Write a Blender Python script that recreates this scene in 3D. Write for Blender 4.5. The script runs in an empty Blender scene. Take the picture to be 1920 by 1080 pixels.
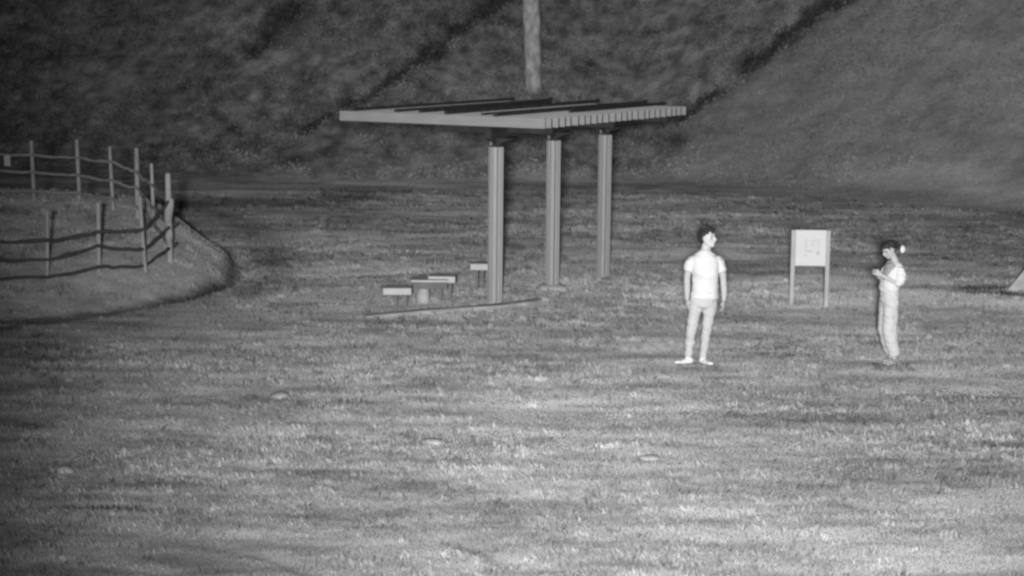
import bpy, bmesh, math, random
import numpy as np
from mathutils import Vector, Matrix

S = bpy.context.scene
COL = S.collection
R = math.radians

# ------------------------------------------------------------------ camera
F_PX, PITCH, ROLL, CH = 3459.3, 0.1433, 0.0102, 4.2247
cam_d = bpy.data.cameras.new('camera')
cam = bpy.data.objects.new('camera', cam_d)
COL.objects.link(cam)
cam_d.sensor_width = 36.0
cam_d.lens = 36.0 * F_PX / 1920.0
cam_d.clip_start = 0.1
cam_d.clip_end = 1500
cam.matrix_world = Matrix.Translation((0, 0, CH)) @ Matrix.Rotation(math.pi / 2 - PITCH, 4, 'X') @ Matrix.Rotation(ROLL, 4, 'Z')
S.camera = cam

# ------------------------------------------------------------------ night sky, faint added fill sun, infrared searchlight beside the camera
W = bpy.data.worlds.new('World'); S.world = W; W.use_nodes = True
nt = W.node_tree; nt.nodes.clear()
sky = nt.nodes.new('ShaderNodeTexSky'); sky.sky_type = 'NISHITA'; sky.sun_disc = False
sky.sun_elevation = R(38); sky.sun_rotation = R(190)
bw = nt.nodes.new('ShaderNodeRGBToBW'); bg = nt.nodes.new('ShaderNodeBackground'); wo = nt.nodes.new('ShaderNodeOutputWorld')
bg.inputs['Strength'].default_value = 0.011
nt.links.new(sky.outputs[0], bw.inputs[0]); nt.links.new(bw.outputs[0], bg.inputs[0]); nt.links.new(bg.outputs[0], wo.inputs[0])
sd = bpy.data.lights.new('fill_sun', 'SUN'); sd.energy = 0.035; sd.angle = R(0.5)  # weak sun added to give the hillside some shape
so = bpy.data.objects.new('fill_sun', sd); COL.objects.link(so)
so.rotation_euler = (R(52), 0, R(-10))
ld = bpy.data.lights.new('searchlight', 'SPOT')
ld.energy = 37000; ld.spot_size = R(48); ld.spot_blend = 1.0; ld.shadow_soft_size = 0.3
lo = bpy.data.objects.new('searchlight', ld); COL.objects.link(lo)
lo.location = (-0.25, -2.4, 4.5)
lo.rotation_euler = (Vector((4.9, 40.0, 0.7)) - lo.location).to_track_quat('-Z', 'Y').to_euler()
S.view_settings.view_transform = 'Standard'
S.view_settings.look = 'None'
S.view_settings.exposure = 0
S.view_settings.gamma = 1
S.cycles.filter_width = 2.7
S.cycles.use_denoising = True

# ------------------------------------------------------------------ helpers
rng = np.random.default_rng(11)
random.seed(5)


def hash2(ix, iy, seed):
    h = (ix.astype(np.int64) * 374761393 + iy.astype(np.int64) * 668265263 + seed * 1442695041) & 0x7fffffff
    h = ((h ^ (h >> 13)) * 1274126177) & 0x7fffffff
    h = (h ^ (h >> 16)) & 0xffff
    return h / 65535.0


def vn(x, y, seed=0):
    x = np.asarray(x, float); y = np.asarray(y, float)
    ix = np.floor(x); iy = np.floor(y); fx = x - ix; fy = y - iy
    fx = fx * fx * (3 - 2 * fx); fy = fy * fy * (3 - 2 * fy)
    a = hash2(ix, iy, seed); b = hash2(ix + 1, iy, seed); c = hash2(ix, iy + 1, seed); d = hash2(ix + 1, iy + 1, seed)
    return (a * (1 - fx) + b * fx) * (1 - fy) + (c * (1 - fx) + d * fx) * fy - 0.5


def fbm(x, y, s, o=4, seed=0, g=0.5):
    t = 0; a = 1.0
    for i in range(o):
        t = t + a * vn(np.asarray(x) / s + 17.3 * i, np.asarray(y) / s - 9.1 * i, seed + i); s *= 0.5; a *= g
    return t


def ss(a, b, x):
    t = np.clip((np.asarray(x, float) - a) / (b - a), 0, 1)
    return t * t * (3 - 2 * t)


def ray(px, py):
    c, s = math.cos(ROLL), math.sin(ROLL)
    dx, dy = px - 960, py - 540
    u = dx * c + dy * s; v = -dx * s + dy * c
    up = -v / F_PX
    return Vector((u / F_PX, math.cos(PITCH) + up * math.sin(PITCH), -math.sin(PITCH) + up * math.cos(PITCH)))


def at(px, py, z=0.0):
    d = ray(px, py); t = (z - CH) / d.z
    return Vector((d.x * t, d.y * t, z))


def seg_dist(x, y, pts):
    best = np.full(np.shape(x), 1e9)
    for (x0, y0), (x1, y1) in zip(pts[:-1], pts[1:]):
        dx, dy = x1 - x0, y1 - y0; L = dx * dx + dy * dy
        t = np.clip(((x - x0) * dx + (y - y0) * dy) / L, 0, 1)
        best = np.minimum(best, np.hypot(x - x0 - t * dx, y - y0 - t * dy))
    return best


# ------------------------------------------------------------------ terrain
SL = 0.62
EDY = [18, 22, 25.4, 26.6, 27.6, 29.2, 30.1, 31.2, 32, 33, 37, 42, 60]
EDX = [-16, -11, -7.05, -5.97, -5.27, -4.80, -4.70, -4.78, -4.98, -5.35, -6.9, -10, -30]


def foot(x):
    return 49.0 - 0.72 * np.maximum(0, x - 3.5) + 0.6 * np.sin(x * 0.35)


def hill(x, y):
    t = y - foot(x)
    return SL * np.where(t > 0, np.sqrt(t * t + 12.0) - 3.464, 0) * (1 - ss(45, 80, t) * 0.45)


def mound_d(x, y):
    return np.interp(y, EDY, EDX) - x + 0.22 * fbm(x * 0.8, y * 0.6, 0.9, 2, 88)


def T0(x, y):
    x = np.asarray(x, float); y = np.asarray(y, float)
    z = hill(x, y)
    d = mound_d(x, y)
    crest = 0.26 + 0.15 * np.clip(y - 27.3, -2.0, 4.9) + 0.04 * np.clip(d - 1, 0, 4)
    crest = crest * (1 - ss(33.0, 37.5, y) * 0.75) * ss(20, 26, y)
    z = z + np.maximum(crest, 0.05) * (0.3 * ss(-0.02, 0.25, d) + 0.7 * ss(0.1, 1.35, d)) * (1 - ss(44, 50, y))
    ditch = np.exp(-((d + 0.20) / 0.17) ** 2) * ss(25, 29.0, y) * (1 - ss(32, 33.5, y))
    z = z - 0.14 * ditch
    return z


def hit(px, py):
    d = ray(px, py); t = 8.0
    while t < 140:
        if CH + d.z * t <= float(T0(d.x * t, d.y * t)): break
        t += 0.04
    return (d.x * t, d.y * t)


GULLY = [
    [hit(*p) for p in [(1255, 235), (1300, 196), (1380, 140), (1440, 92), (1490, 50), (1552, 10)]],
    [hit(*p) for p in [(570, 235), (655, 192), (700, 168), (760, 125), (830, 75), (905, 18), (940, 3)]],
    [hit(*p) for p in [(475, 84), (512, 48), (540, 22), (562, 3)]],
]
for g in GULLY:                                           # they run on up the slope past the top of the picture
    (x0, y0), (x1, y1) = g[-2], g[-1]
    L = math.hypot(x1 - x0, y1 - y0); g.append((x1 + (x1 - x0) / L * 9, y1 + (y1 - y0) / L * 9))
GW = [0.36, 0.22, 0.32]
SPOTS = [(hit(*p), r) for p, r in [((425, 119), .28), ((622, 280), .34), ((553, 298), .3), ((1275, 262), .32), ((1150, 250), .35), ((1195, 232), .3), ((645, 235), .3), ((1150, 305), .2)]]
HX, HY = 0.4778, 0.8785                                   # heading of the pergola on the ground: (sin, cos)
PC = (-0.2532, 27.4488)


def pl(t, a, z=0.0):
    return Vector((PC[0] + t * HX + a * HY, PC[1] + t * HY - a * HX, z))


LINE1 = [hit(*p) for p in [(1010, 333), (1250, 330), (1400, 332), (1600, 338), (1760, 350), (1930, 386)]]
LINE3 = [hit(*p) for p in [(1040, 352), (1250, 350), (1450, 350), (1620, 358), (1760, 372), (1930, 410)]]
LINE4 = [hit(*p) for p in [(560, 334), (760, 335), (1010, 333)]]
TRK = [at(*p)[:2] for p in [(478, 552), (520, 515), (515, 470), (470, 430), (400, 400), (330, 388)]]
TRKP = [at(*p)[:2] for p in [(452, 535), (458, 505), (448, 478), (400, 450)]]
LINE2 = [hit(*p) for p in [(340, 385), (480, 378), (600, 384), (700, 360)]]
EDGEP = [at(p[0], p[1], 0)[:2] for p in [(430, 527), (412, 537), (380, 548), (300, 569), (200, 590), (100, 606), (-40, 624)]]
NOSEP = [at(*p, 0.05)[:2] for p in [(392, 462), (425, 474), (436, 495), (430, 523)]]
PADL = [hit(*p) for p in [(690, 597), (800, 589), (930, 580), (1010, 571)]]
PATHR = [hit(*p) for p in [(1070, 545), (1300, 548), (1480, 566), (1700, 556), (1960, 575)]]
PATHL = [at(*p)[:2] for p in [(640, 578), (760, 558), (930, 548), (1080, 532), (1190, 520), (1330, 530)]]
PATHR2 = [hit(*p) for p in [(1380, 548), (1560, 528), (1750, 525), (1960, 540)]]
STRK = [hit(*p) for p in [(1812, 542), (1895, 540)]]
STRK2 = [hit(*p) for p in [(1800, 549), (1895, 551), (1960, 560)]]
RUT1 = [hit(*p) for p in [(940, 772), (1060, 756), (1180, 750)]]
RUT2 = [hit(*p) for p in [(1000, 768), (1180, 770), (1320, 762)]]
RUT3 = [hit(*p) for p in [(1225, 885), (1262, 897), (1320, 910)]]
RUT4 = [hit(*p) for p in [(470, 1040), (540, 1060), (600, 1090)]]
RUT5 = [hit(*p) for p in [(850, 1022), (900, 1040), (960, 1068)]]
RUT6 = [hit(*p) for p in [(100, 950), (230, 952), (290, 958)]]


def T(x, y):
    x = np.asarray(x, float); y = np.asarray(y, float)
    z = T0(x, y)
    onhill = ss(-1.5, 2.5, y - foot(x))
    d = mound_d(x, y)
    flat = (1 - onhill) * (1 - ss(-0.3, 0.3, d) * ss(20, 26, y) * (1 - ss(44, 50, y)))
    near = 1 - 0.45 * ss(12, 24, 44 - y)
    z = z + flat * (0.05 * fbm(x, y, 2.6, 2, 3) + 0.03 * np.abs(fbm(x * 0.75, y, 0.75, 3, 9)) + 0.012 * fbm(x, y, 0.22, 2, 15)) * near
    z = z + (1 - flat) * (1 - onhill) * (0.10 * fbm(x, y, 1.2, 4, 23))
    rough = onhill * (0.45 + 0.40 * rleft(x, y))
    z = z + rough * (0.12 * fbm(x, y, 2.4, 2, 31, 0.5) + 0.12 * fbm(x, y, 0.35, 3, 41))
    for g, w in zip(GULLY, GW):
        gd = seg_dist(x, y, g) + 0.35 * w * fbm(x, y, 0.6, 2, 71)
        z = z - 0.15 * np.exp(-(gd / (w * 1.4)) ** 2)
    for l in (RUT3, RUT4, RUT5, RUT6):
        z = z - 0.035 * np.exp(-(seg_dist(x, y, l) / 0.07) ** 2)
    return z


def rleft(x, y):
    """1 on the rough scrubby slope left of the long gully, 0 on the mown slope right of it"""
    gx = np.interp(y, [p[1] for p in sorted(GULLY[0], key=lambda p: p[1])], [p[0] for p in sorted(GULLY[0], key=lambda p: p[1])])
    return ss(-0.8, 0.7, gx - x + 0.9 * fbm(x, y, 1.3, 3, 77))


def cover(x, y):
    """reflectance of the ground, with some shade and lamp falloff painted in"""
    onhill = ss(-0.8, 1.2, y - foot(x))
    d = mound_d(x, y)
    mnd = ss(-0.05, 0.25, d) * ss(20, 26, y) * (1 - ss(33, 36, y))
    v = 0.37 + 0.02 - 0.075 * (1 - ss(13.5, 19, y)) + 0.09 * fbm(x * 0.5, y, 1.8, 3, 101) + 0.23 * fbm(x * 0.3, y, 0.26, 3, 111, 0.7)  # near ground coloured darker to offset the stronger lamp light there
    far = ss(28.5, 31, y + 0.02 * x)
    v = v - 0.035 * far * (1 + 1.2 * fbm(x * 0.5, y, 3.0, 2, 121))
    v = v + 0.16 * far * ss(0.06, 0.36, fbm(x * 0.45, y, 1.4, 3, 131))
    v = v * (1 - mnd) + mnd * (0.56 + 0.26 * fbm(x * 0.7, y, 0.6, 3, 141, 0.65))
    rl = rleft(x, y)
    hv = (0.40 + 0.08 * fbm(x * .8, y, 2.2, 3, 150) + 0.13 * fbm(x * 0.8, y, 0.5, 3, 151, 0.7)) * (1 - rl) + rl * (0.33 + 0.26 * fbm(x, y, 0.38, 3, 161, 0.7) + 0.08 * fbm(x, y, 2.5, 2, 162))
    v = v * (1 - onhill) + onhill * hv
    v = v + 0.20 * np.exp(-(seg_dist(x, y, LINE1) / 1.0) ** 2) * (0.7 + fbm(x * .4, y, 1.2, 2, 6))
    # bare soil, paths, worn lines; then dark bands, some of them painted shade
    v = v + 0.12 * np.exp(-(seg_dist(x, y, LINE4) / 1.0) ** 2)
    v = v * (1 - 0.25 * np.exp(-(seg_dist(x, y, LINE3) / 0.9) ** 2))
    v = v * (1 - 0.38 * np.exp(-(seg_dist(x, y, TRK) / 0.42) ** 2)) + 0.10 * np.exp(-(seg_dist(x, y, TRKP) / 0.13) ** 2)
    v = v * (1 - 0.45 * np.exp(-(seg_dist(x, y, LINE2) / 1.1) ** 2))
    pt = np.maximum(np.exp(-(seg_dist(x, y, PATHR) / 0.9) ** 4), 0.8 * np.exp(-(seg_dist(x, y, PATHR2) / 0.8) ** 4))
    v = v + 0.13 * np.exp(-(seg_dist(x, y, PATHL) / 0.55) ** 4) * (0.8 + fbm(x * .4, y, .5, 2, 8))
    v = v + pt * (0.22 + 0.06 * fbm(x * 0.3, y, 0.7, 2, 12))
    t = (x - PC[0]) * HX + (y - PC[1]) * HY; a = (x - PC[0]) * HY - (y - PC[1]) * HX
    pad = ss(-1.1, -0.9, t) * (1 - ss(5.4, 5.8, t)) * ss(-2.9, -2.7, a) * (1 - ss(1.3, 1.7, a))
    v = v * (1 - pad * 0.7) + pad * 0.7 * (0.42 + 0.12 * fbm(x, y, 0.6, 3, 181))
    v = v + 0.20 * np.exp(-(seg_dist(x, y, PADL) / 0.16) ** 2)
    v = v + 0.13 * np.exp(-(seg_dist(x, y, RUT1) / 0.22) ** 2) + 0.13 * np.exp(-(seg_dist(x, y, RUT2) / 0.15) ** 2)
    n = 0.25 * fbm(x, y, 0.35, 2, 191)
    k = np.exp(-(np.maximum(seg_dist(x, y, EDGEP) * (1 + n) - 0.07, 0) / 0.11) ** 2) * (0.62 + 0.3 * ss(-5.6, -4.7, x))  # darker band along the foot of the bank
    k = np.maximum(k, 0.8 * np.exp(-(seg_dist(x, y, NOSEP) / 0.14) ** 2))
    bank_dark = ss(-1.1, -0.1, d) * (1 - ss(-0.1, 0.05, d)) * ss(21, 25, y) * (1 - ss(28, 31, y))  # darker strip just outside the bank
    k = np.maximum(k, 0.42 * bank_dark)
    for l, w in ((STRK, 0.20), (STRK2, 0.16)): k = np.maximum(k, 0.85 * np.exp(-(seg_dist(x, y, l) / w) ** 2))  # shade beside the sloping block, painted as dark streaks
    for l in (RUT3, RUT4, RUT5, RUT6): k = np.maximum(k, 0.5 * np.exp(-((seg_dist(x, y, l) + 0.1 * n) / 0.06) ** 2))
    for g, w in zip(GULLY, GW):  # shade of the gully hollows painted into the ground colour
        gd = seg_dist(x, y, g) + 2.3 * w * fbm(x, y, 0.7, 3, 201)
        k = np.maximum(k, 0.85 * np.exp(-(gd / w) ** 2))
    for (c, r) in SPOTS:
        k = np.maximum(k, 0.7 * np.exp(-((np.hypot((x - c[0]), (y - c[1])) + 0.5 * r * fbm(x, y, .4, 2, 5)) / r) ** 2))
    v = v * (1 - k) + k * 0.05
    return np.clip(v, 0.03, 0.75)


def hit_ground(px, py):
    d = ray(px, py); t = 10.0
    while t < 140 and CH + d.z * t > float(T(d.x * t, d.y * t)): t += 0.02
    return (d.x * t, d.y * t)


# ------------------------------------------------------------------ materials (the picture is monochrome infrared: every reflectance is a grey)
def nodes(name):
    m = bpy.data.materials.new(name); m.use_nodes = True
    n = m.node_tree; b = n.nodes['Principled BSDF']
    return m, n, b


def mat(name, v, rough=0.8, var=0.12, scale=14, stretch=(1, 1, 1), bump=0.0, spec=0.2):
    m, n, b = nodes(name)
    tc = n.nodes.new('ShaderNodeTexCoord'); mp = n.nodes.new('ShaderNodeMapping'); mp.inputs['Scale'].default_value = stretch
    no = n.nodes.new('ShaderNodeTexNoise'); no.inputs['Scale'].default_value = scale; no.inputs['Detail'].default_value = 5
    mr = n.nodes.new('ShaderNodeMapRange'); mr.inputs['From Min'].default_value = 0.3; mr.inputs['From Max'].default_value = 0.7
    mr.inputs['To Min'].default_value = v * (1 - var); mr.inputs['To Max'].default_value = min(v * (1 + var), 0.95)
    n.links.new(tc.outputs['Object'], mp.inputs[0]); n.links.new(mp.outputs[0], no.inputs[0]); n.links.new(no.outputs[0], mr.inputs[0])
    n.links.new(mr.outputs[0], b.inputs['Base Color'])
    b.inputs['Roughness'].default_value = rough; b.inputs['Specular IOR Level'].default_value = spec
    if bump:
        bp = n.nodes.new('ShaderNodeBump'); bp.inputs['Strength'].default_value = bump; bp.inputs['Distance'].default_value = 0.01
        n.links.new(no.outputs[0], bp.inputs['Height']); n.links.new(bp.outputs[0], b.inputs['Normal'])
    return m


def attr_mat(name, mul_lo, mul_hi, scale):
    m, n, b = nodes(name)
    at_ = n.nodes.new('ShaderNodeAttribute'); at_.attribute_name = 'cover'
    ge = n.nodes.new('ShaderNodeNewGeometry')
    no = n.nodes.new('ShaderNodeTexNoise'); no.inputs['Scale'].default_value = scale; no.inputs['Detail'].default_value = 6; no.inputs['Roughness'].default_value = 0.65
    mr = n.nodes.new('ShaderNodeMapRange'); mr.inputs['From Min'].default_value = 0.3; mr.inputs['From Max'].default_value = 0.7
    mr.inputs['To Min'].default_value = mul_lo; mr.inputs['To Max'].default_value = mul_hi
    mu = n.nodes.new('ShaderNodeMath'); mu.operation = 'MULTIPLY'
    n.links.new(ge.outputs['Position'], no.inputs[0]); n.links.new(no.outputs[0], mr.inputs[0])
    n.links.new(at_.outputs['Fac'], mu.inputs[0]); n.links.new(mr.outputs[0], mu.inputs[1]); n.links.new(mu.outputs[0], b.inputs['Base Color'])
    bp = n.nodes.new('ShaderNodeBump'); bp.inputs['Strength'].default_value = 0.5; bp.inputs['Distance'].default_value = 0.03
    n.links.new(no.outputs[0], bp.inputs['Height']); n.links.new(bp.outputs[0], b.inputs['Normal'])
    b.inputs['Roughness'].default_value = 0.95; b.inputs['Specular IOR Level'].default_value = 0.05
    return m


M = {
    'ground': attr_mat('turf', 0.95, 1.5, 7.0),
    'blade': attr_mat('grass_blade', 0.9, 1.1, 3.0),
    'column': mat('column_timber', 0.36, 0.75, 0.10, 5, (9, 9, 0.5), 0.3),
    'sign_post': mat('sign_post_timber', 0.47, 0.8, 0.1, 6),
    'groove_shade': mat('painted_groove_shade', 0.15, 0.9, 0.2, 6),  # shade inside the column grooves, as a darker colour
    'timber': mat('pale_timber', 0.30, 0.75, 0.10, 3, (1, 1, 6), 0.2),
    'slat_end': mat('dark_slat_end', 0.03, 0.9, 0.2),
    'dark': mat('dark_stained_timber', 0.04, 0.85, 0.25, 5),
    'steel': mat('dark_steel', 0.045, 0.6, 0.2, 9),
    'weld': mat('bare_steel_edge', 0.30, 0.6, 0.1, 9),
    'post': mat('weathered_post', 0.45, 0.85, 0.22, 5, (1, 1, 0.7), 0.3),
    'rope_pale': mat('pale_rope', 0.34, 0.9, 0.2, 9),
    'rope_dark': mat('dark_rope', 0.09, 0.9, 0.2, 9),
    'plate': mat('pale_plate', 0.6, 0.5, 0.06, 9),
    'board': mat('notice_board', 0.70, 0.5, 0.035, 3),
    'print1': mat('print_pale_grey', 0.615, 0.6, 0.1, 20),
    'print2': mat('print_mid_grey', 0.54, 0.6, 0.15, 20),
    'seat': mat('seat_timber', 0.52, 0.7, 0.08, 6),
    'seatleg': mat('seat_leg', 0.17, 0.8, 0.2, 6),
    'concrete': mat('concrete', 0.46, 0.9, 0.15, 8, bump=0.3),
    'paving': mat('worn_paving', 0.38, 0.95, 0.3, 3, (0.5, 1.6, 1), 0.4),
    'stone': mat('stone', 0.42, 0.9, 0.18, 12, bump=0.5),
    'bark': mat('mottled_bark', 0.72, 0.9, 0.6, 3.2, (1.3, 1.3, 0.9), 0.5),
    'leaf': mat('leaf', 0.34, 0.8, 0.2, 2),
    'skin': mat('skin', 0.46, 0.6, 0.04, 10),
    'skin_face': mat('skin_face', 0.58, 0.6, 0.04, 10),
    'eye': mat('eye', 0.16, 0.4, 0.1, 10),
    'lip': mat('lip', 0.45, 0.6, 0.05, 10),
    'hair': mat('dark_hair', 0.035, 0.55, 0.3, 60, spec=0.3),
    'shirt': mat('white_cotton', 0.66, 0.9, 0.02, 6),
    'trousers': mat('pale_trousers', 0.50, 0.9, 0.06, 6),
    'shoe': mat('pale_shoe', 0.8, 0.7, 0.05, 9),
    'sandal': mat('grey_sandal', 0.45, 0.7, 0.2, 30),
    'blouse': mat('pale_blouse', 0.66, 0.9, 0.05, 6),
    'inner': mat('grey_inner_top', 0.34, 0.9, 0.06, 9),
    'wide': mat('pale_wide_trousers', 0.54, 0.9, 0.05, 6),
    'ribbon': mat('white_ribbon', 0.76, 0.9, 0.01, 6),
}


def mesh(name, V, Fc, m, parent=None, smooth=False):
    me = bpy.data.meshes.new(name)
    me.from_pydata([tuple(v) for v in V], [], [tuple(f) for f in Fc])
    for k in (m if isinstance(m, (list, tuple)) else [m]): me.materials.append(k)
    if smooth: me.polygons.foreach_set('use_smooth', [True] * len(me.polygons))
    me.update()
    o = bpy.data.objects.new(name, me); COL.objects.link(o)
    if parent: o.parent = parent
    return o


def tag(o, label=None, cat=None, group=None, kind=None):
    if label: o['label'] = label
    if cat: o['category'] = cat
    if group: o['group'] = group
    if kind: o['kind'] = kind
    return o


def thing(name, loc, label, cat, rz=0.0, group=None):
    o = bpy.data.objects.new(name, None); COL.objects.link(o); o.empty_display_size = 0.2
    o.location = loc; o.rotation_euler = (0, 0, rz)
    return tag(o, label, cat, group)


class MB:
    def __init__(s): s.V = []; s.F = []

    def add(s, V, Fc):
        k = len(s.V); s.V += [Vector(v) for v in V]; s.F += [tuple(i + k for i in f) for f in Fc]; return s

    def bar(s, p, q, w, h, up=(0, 0, 1), bev=0.0):
        """a timber of section w (sideways) x h (along up) from p to q, edges chamfered by bev"""
        p = Vector(p); q = Vector(q); d = (q - p).normalized(); up = Vector(up)
        if abs(d.dot(up)) > 0.98: up = Vector((0, 1, 0))
        sx = d.cross(up).normalized(); uy = sx.cross(d).normalized()
        b = bev
        if b: ring = [(-w / 2 + b, -h / 2), (w / 2 - b, -h / 2), (w / 2, -h / 2 + b), (w / 2, h / 2 - b), (w / 2 - b, h / 2), (-w / 2 + b, h / 2), (-w / 2, h / 2 - b), (-w / 2, -h / 2 + b)]
        else: ring = [(-w / 2, -h / 2), (w / 2, -h / 2), (w / 2, h / 2), (-w / 2, h / 2)]
        n = len(ring)
        V = [p + sx * a + uy * c for a, c in ring] + [q + sx * a + uy * c for a, c in ring]
        Fc = [(i, (i + 1) % n, n + (i + 1) % n, n + i) for i in range(n)] + [tuple(range(n))[::-1], tuple(range(n, 2 * n))]
        return s.add(V, Fc)

    def tube(s, pts, rad, n=12, ref=(0, 1, 0), cap=True):
        """swept round or elliptical section: rad = r or (r_side, r_ref) per point; pointed-round ends"""
        pts = [Vector(p) for p in pts]; ref = Vector(ref); m = len(pts)
        rad = [(r, r) if not isinstance(r, (tuple, list)) else r for r in (rad if isinstance(rad, (list, tuple)) and len(rad) == m else [rad] * m)]
        V = []
        for i, p in enumerate(pts):
            d = (pts[min(i + 1, m - 1)] - pts[max(i - 1, 0)]).normalized()
            rr = ref if abs(d.dot(ref)) < 0.95 else Vector((1, 0, 0.1))
            sx = d.cross(rr).normalized(); ry = sx.cross(d).normalized()
            for k in range(n):
                a = 2 * math.pi * k / n
                V.append(p + sx * math.cos(a) * rad[i][0] + ry * math.sin(a) * rad[i][1])
        Fc = [(i * n + k, i * n + (k + 1) % n, (i + 1) * n + (k + 1) % n, (i + 1) * n + k) for i in range(m - 1) for k in range(n)]
        if cap:
            d0 = (pts[0] - pts[1]).normalized() * min(rad[0]) * 0.6; d1 = (pts[-1] - pts[-2]).normalized() * min(rad[-1]) * 0.6
            V += [pts[0] + d0, pts[-1] + d1]; a, b = len(V) - 2, len(V) - 1
            Fc += [((k + 1) % n, k, a) for k in range(n)] + [((m - 1) * n + k, (m - 1) * n + (k + 1) % n, b) for k in range(n)]
        return s.add(V, Fc)

    def ell(s, c, r, rot=None, n=14, m=9):
        V = []; c = Vector(c)
        for j in range(m + 1):
            th = math.pi * j / m
            for k in range(n):
                a = 2 * math.pi * k / n
                v = Vector((r[0] * math.sin(th) * math.cos(a), r[1] * math.sin(th) * math.sin(a), r[2] * math.cos(th)))
                if rot: v = rot @ v
                V.append(c + v)
        Fc = [(j * n + k, (j + 1) * n + k, (j + 1) * n + (k + 1) % n, j * n + (k + 1) % n) for j in range(m) for k in range(n)]
        return s.add(V, Fc)

    def xf(s, mtx, k0=0):
        for i in range(k0, len(s.V)): s.V[i] = mtx @ s.V[i]
        return s

    def build(s, name, m, parent=None, smooth=False): return mesh(name, s.V, s.F, m, parent, smooth)


def fuse(o, voxel, smooth=3, fac=0.5):
    """turn overlapping closed pieces into ONE continuous skin"""
    bm = bmesh.new(); bm.from_mesh(o.data); bmesh.ops.remove_doubles(bm, verts=bm.verts, dist=1e-5)
    bmesh.ops.recalc_face_normals(bm, faces=bm.faces); bm.to_mesh(o.data); bm.free()
    md = o.modifiers.new('r', 'REMESH'); md.mode = 'VOXEL'; md.voxel_size = voxel
    if smooth:
        sm = o.modifiers.new('s', 'SMOOTH'); sm.iterations = smooth; sm.factor = fac
    bpy.context.view_layer.update()
    dg = bpy.context.evaluated_depsgraph_get()
    me = bpy.data.meshes.new_from_object(o.evaluated_get(dg))
    mats = [k for k in o.data.materials]; o.modifiers.clear(); o.data = me
    me.materials.clear()
    for k in mats: me.materials.append(k)
    me.polygons.foreach_set('use_smooth', [True] * len(me.polygons))
    me.polygons.foreach_set('material_index', [0] * len(me.polygons))
    return o


PEOPLE = [hit_ground(1308, 685), hit_ground(1671, 686)]


# ------------------------------------------------------------------ ground sheet
def axis(parts):
    a = []
    for lo_, hi_, st in parts: a += list(np.arange(lo_, hi_, st))
    return np.array(a + [parts[-1][1]])


xs = axis([(-240, -60, 12), (-60, -24, 2), (-24, -17, 0.4), (-17, 17, 0.085), (17, 24, 0.4), (24, 60, 2), (60, 240, 12)])
ys = axis([(-60, 0, 6), (0, 12, 0.5), (12, 34, 0.075), (34, 62, 0.12), (62, 80, 0.6), (80, 260, 8)])
X, Y = np.meshgrid(xs, ys)
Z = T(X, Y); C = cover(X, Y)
nx, ny = len(xs), len(ys)
P = np.stack([X, Y, Z], -1).reshape(-1, 3)
ii = np.arange(nx * ny).reshape(ny, nx)
Q = np.stack([ii[:-1, :-1], ii[:-1, 1:], ii[1:, 1:], ii[1:, :-1]], -1).reshape(-1)


def big_mesh(name, P, Q, k, cov, m):
    me = bpy.data.meshes.new(name); nf = len(Q) // k
    me.vertices.add(len(P)); me.vertices.foreach_set('co', np.ascontiguousarray(P, dtype=np.float32).ravel())
    me.loops.add(len(Q)); me.loops.foreach_set('vertex_index', Q.astype(np.int32))
    me.polygons.add(nf); me.polygons.foreach_set('loop_start', np.arange(0, len(Q), k, dtype=np.int32))
    me.update(calc_edges=True)
    a = me.attributes.new('cover', 'FLOAT', 'POINT'); a.data.foreach_set('value', np.ascontiguousarray(cov, dtype=np.float32).ravel())
    me.materials.append(m); me.validate()
    o = bpy.data.objects.new(name, me); COL.objects.link(o); return o


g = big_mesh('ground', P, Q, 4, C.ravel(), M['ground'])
g.data.polygons.foreach_set('use_smooth', [True] * len(g.data.polygons))
tag(g, kind='structure')


# ------------------------------------------------------------------ grass blades and scrub leaves
def scatter(n, ylo, yhi, p):
    u = rng.random(n) ** p
    y = ylo + (yhi - ylo) * u
    x = (rng.random(n) * 2 - 1) * (y * 0.30 + 4.2)
    return x, y


def look(A_, x, y):
    """bilinear look-up in the ground grid"""
    i = np.clip(np.searchsorted(xs, x) - 1, 0, nx - 2); j = np.clip(np.searchsorted(ys, y) - 1, 0, ny - 2)
    u = (x - xs[i]) / (xs[i + 1] - xs[i]); v = (y - ys[j]) / (ys[j + 1] - ys[j])
    return (A_[j, i] * (1 - u) + A_[j, i + 1] * u) * (1 - v) + (A_[j + 1, i] * (1 - u) + A_[j + 1, i + 1] * u) * v


def blades(x, y, hgt, wid, lean, per, cov_mul):
    n = len(x); x = np.repeat(x, per) + rng.normal(0, 0.02, n * per); y = np.repeat(y, per) + rng.normal(0, 0.02, n * per)
    n = len(x); z = look(Z, x, y) - 0.005
    a = rng.normal(0, 0.45, n); far_ = np.clip(y / 20, 0.7, 2.3); h = hgt * far_ ** 0.5 * (0.5 + rng.random(n)); w = wid * far_ * (0.6 + 0.8 * rng.random(n))
    b = rng.random(n) * 2 * np.pi; l = lean * rng.random(n) * h
    dx, dy = np.cos(a) * w, np.sin(a) * w
    p0 = np.stack([x - dx, y - dy, z], -1); p1 = np.stack([x + dx, y + dy, z], -1)
    p2 = np.stack([x + dx * 0.5 + np.cos(b) * l * 0.5, y + dy * .5 + np.sin(b) * l * 0.5, z + h * 0.75], -1)
    p3 = np.stack([x - dx * 0.3 + np.cos(b) * l, y - dy * .3 + np.sin(b) * l, z + h], -1)
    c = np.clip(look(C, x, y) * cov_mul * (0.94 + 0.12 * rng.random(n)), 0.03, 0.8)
    return np.stack([p0, p1, p2, p3], 1).reshape(-1, 3), np.repeat(c, 4)


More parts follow.
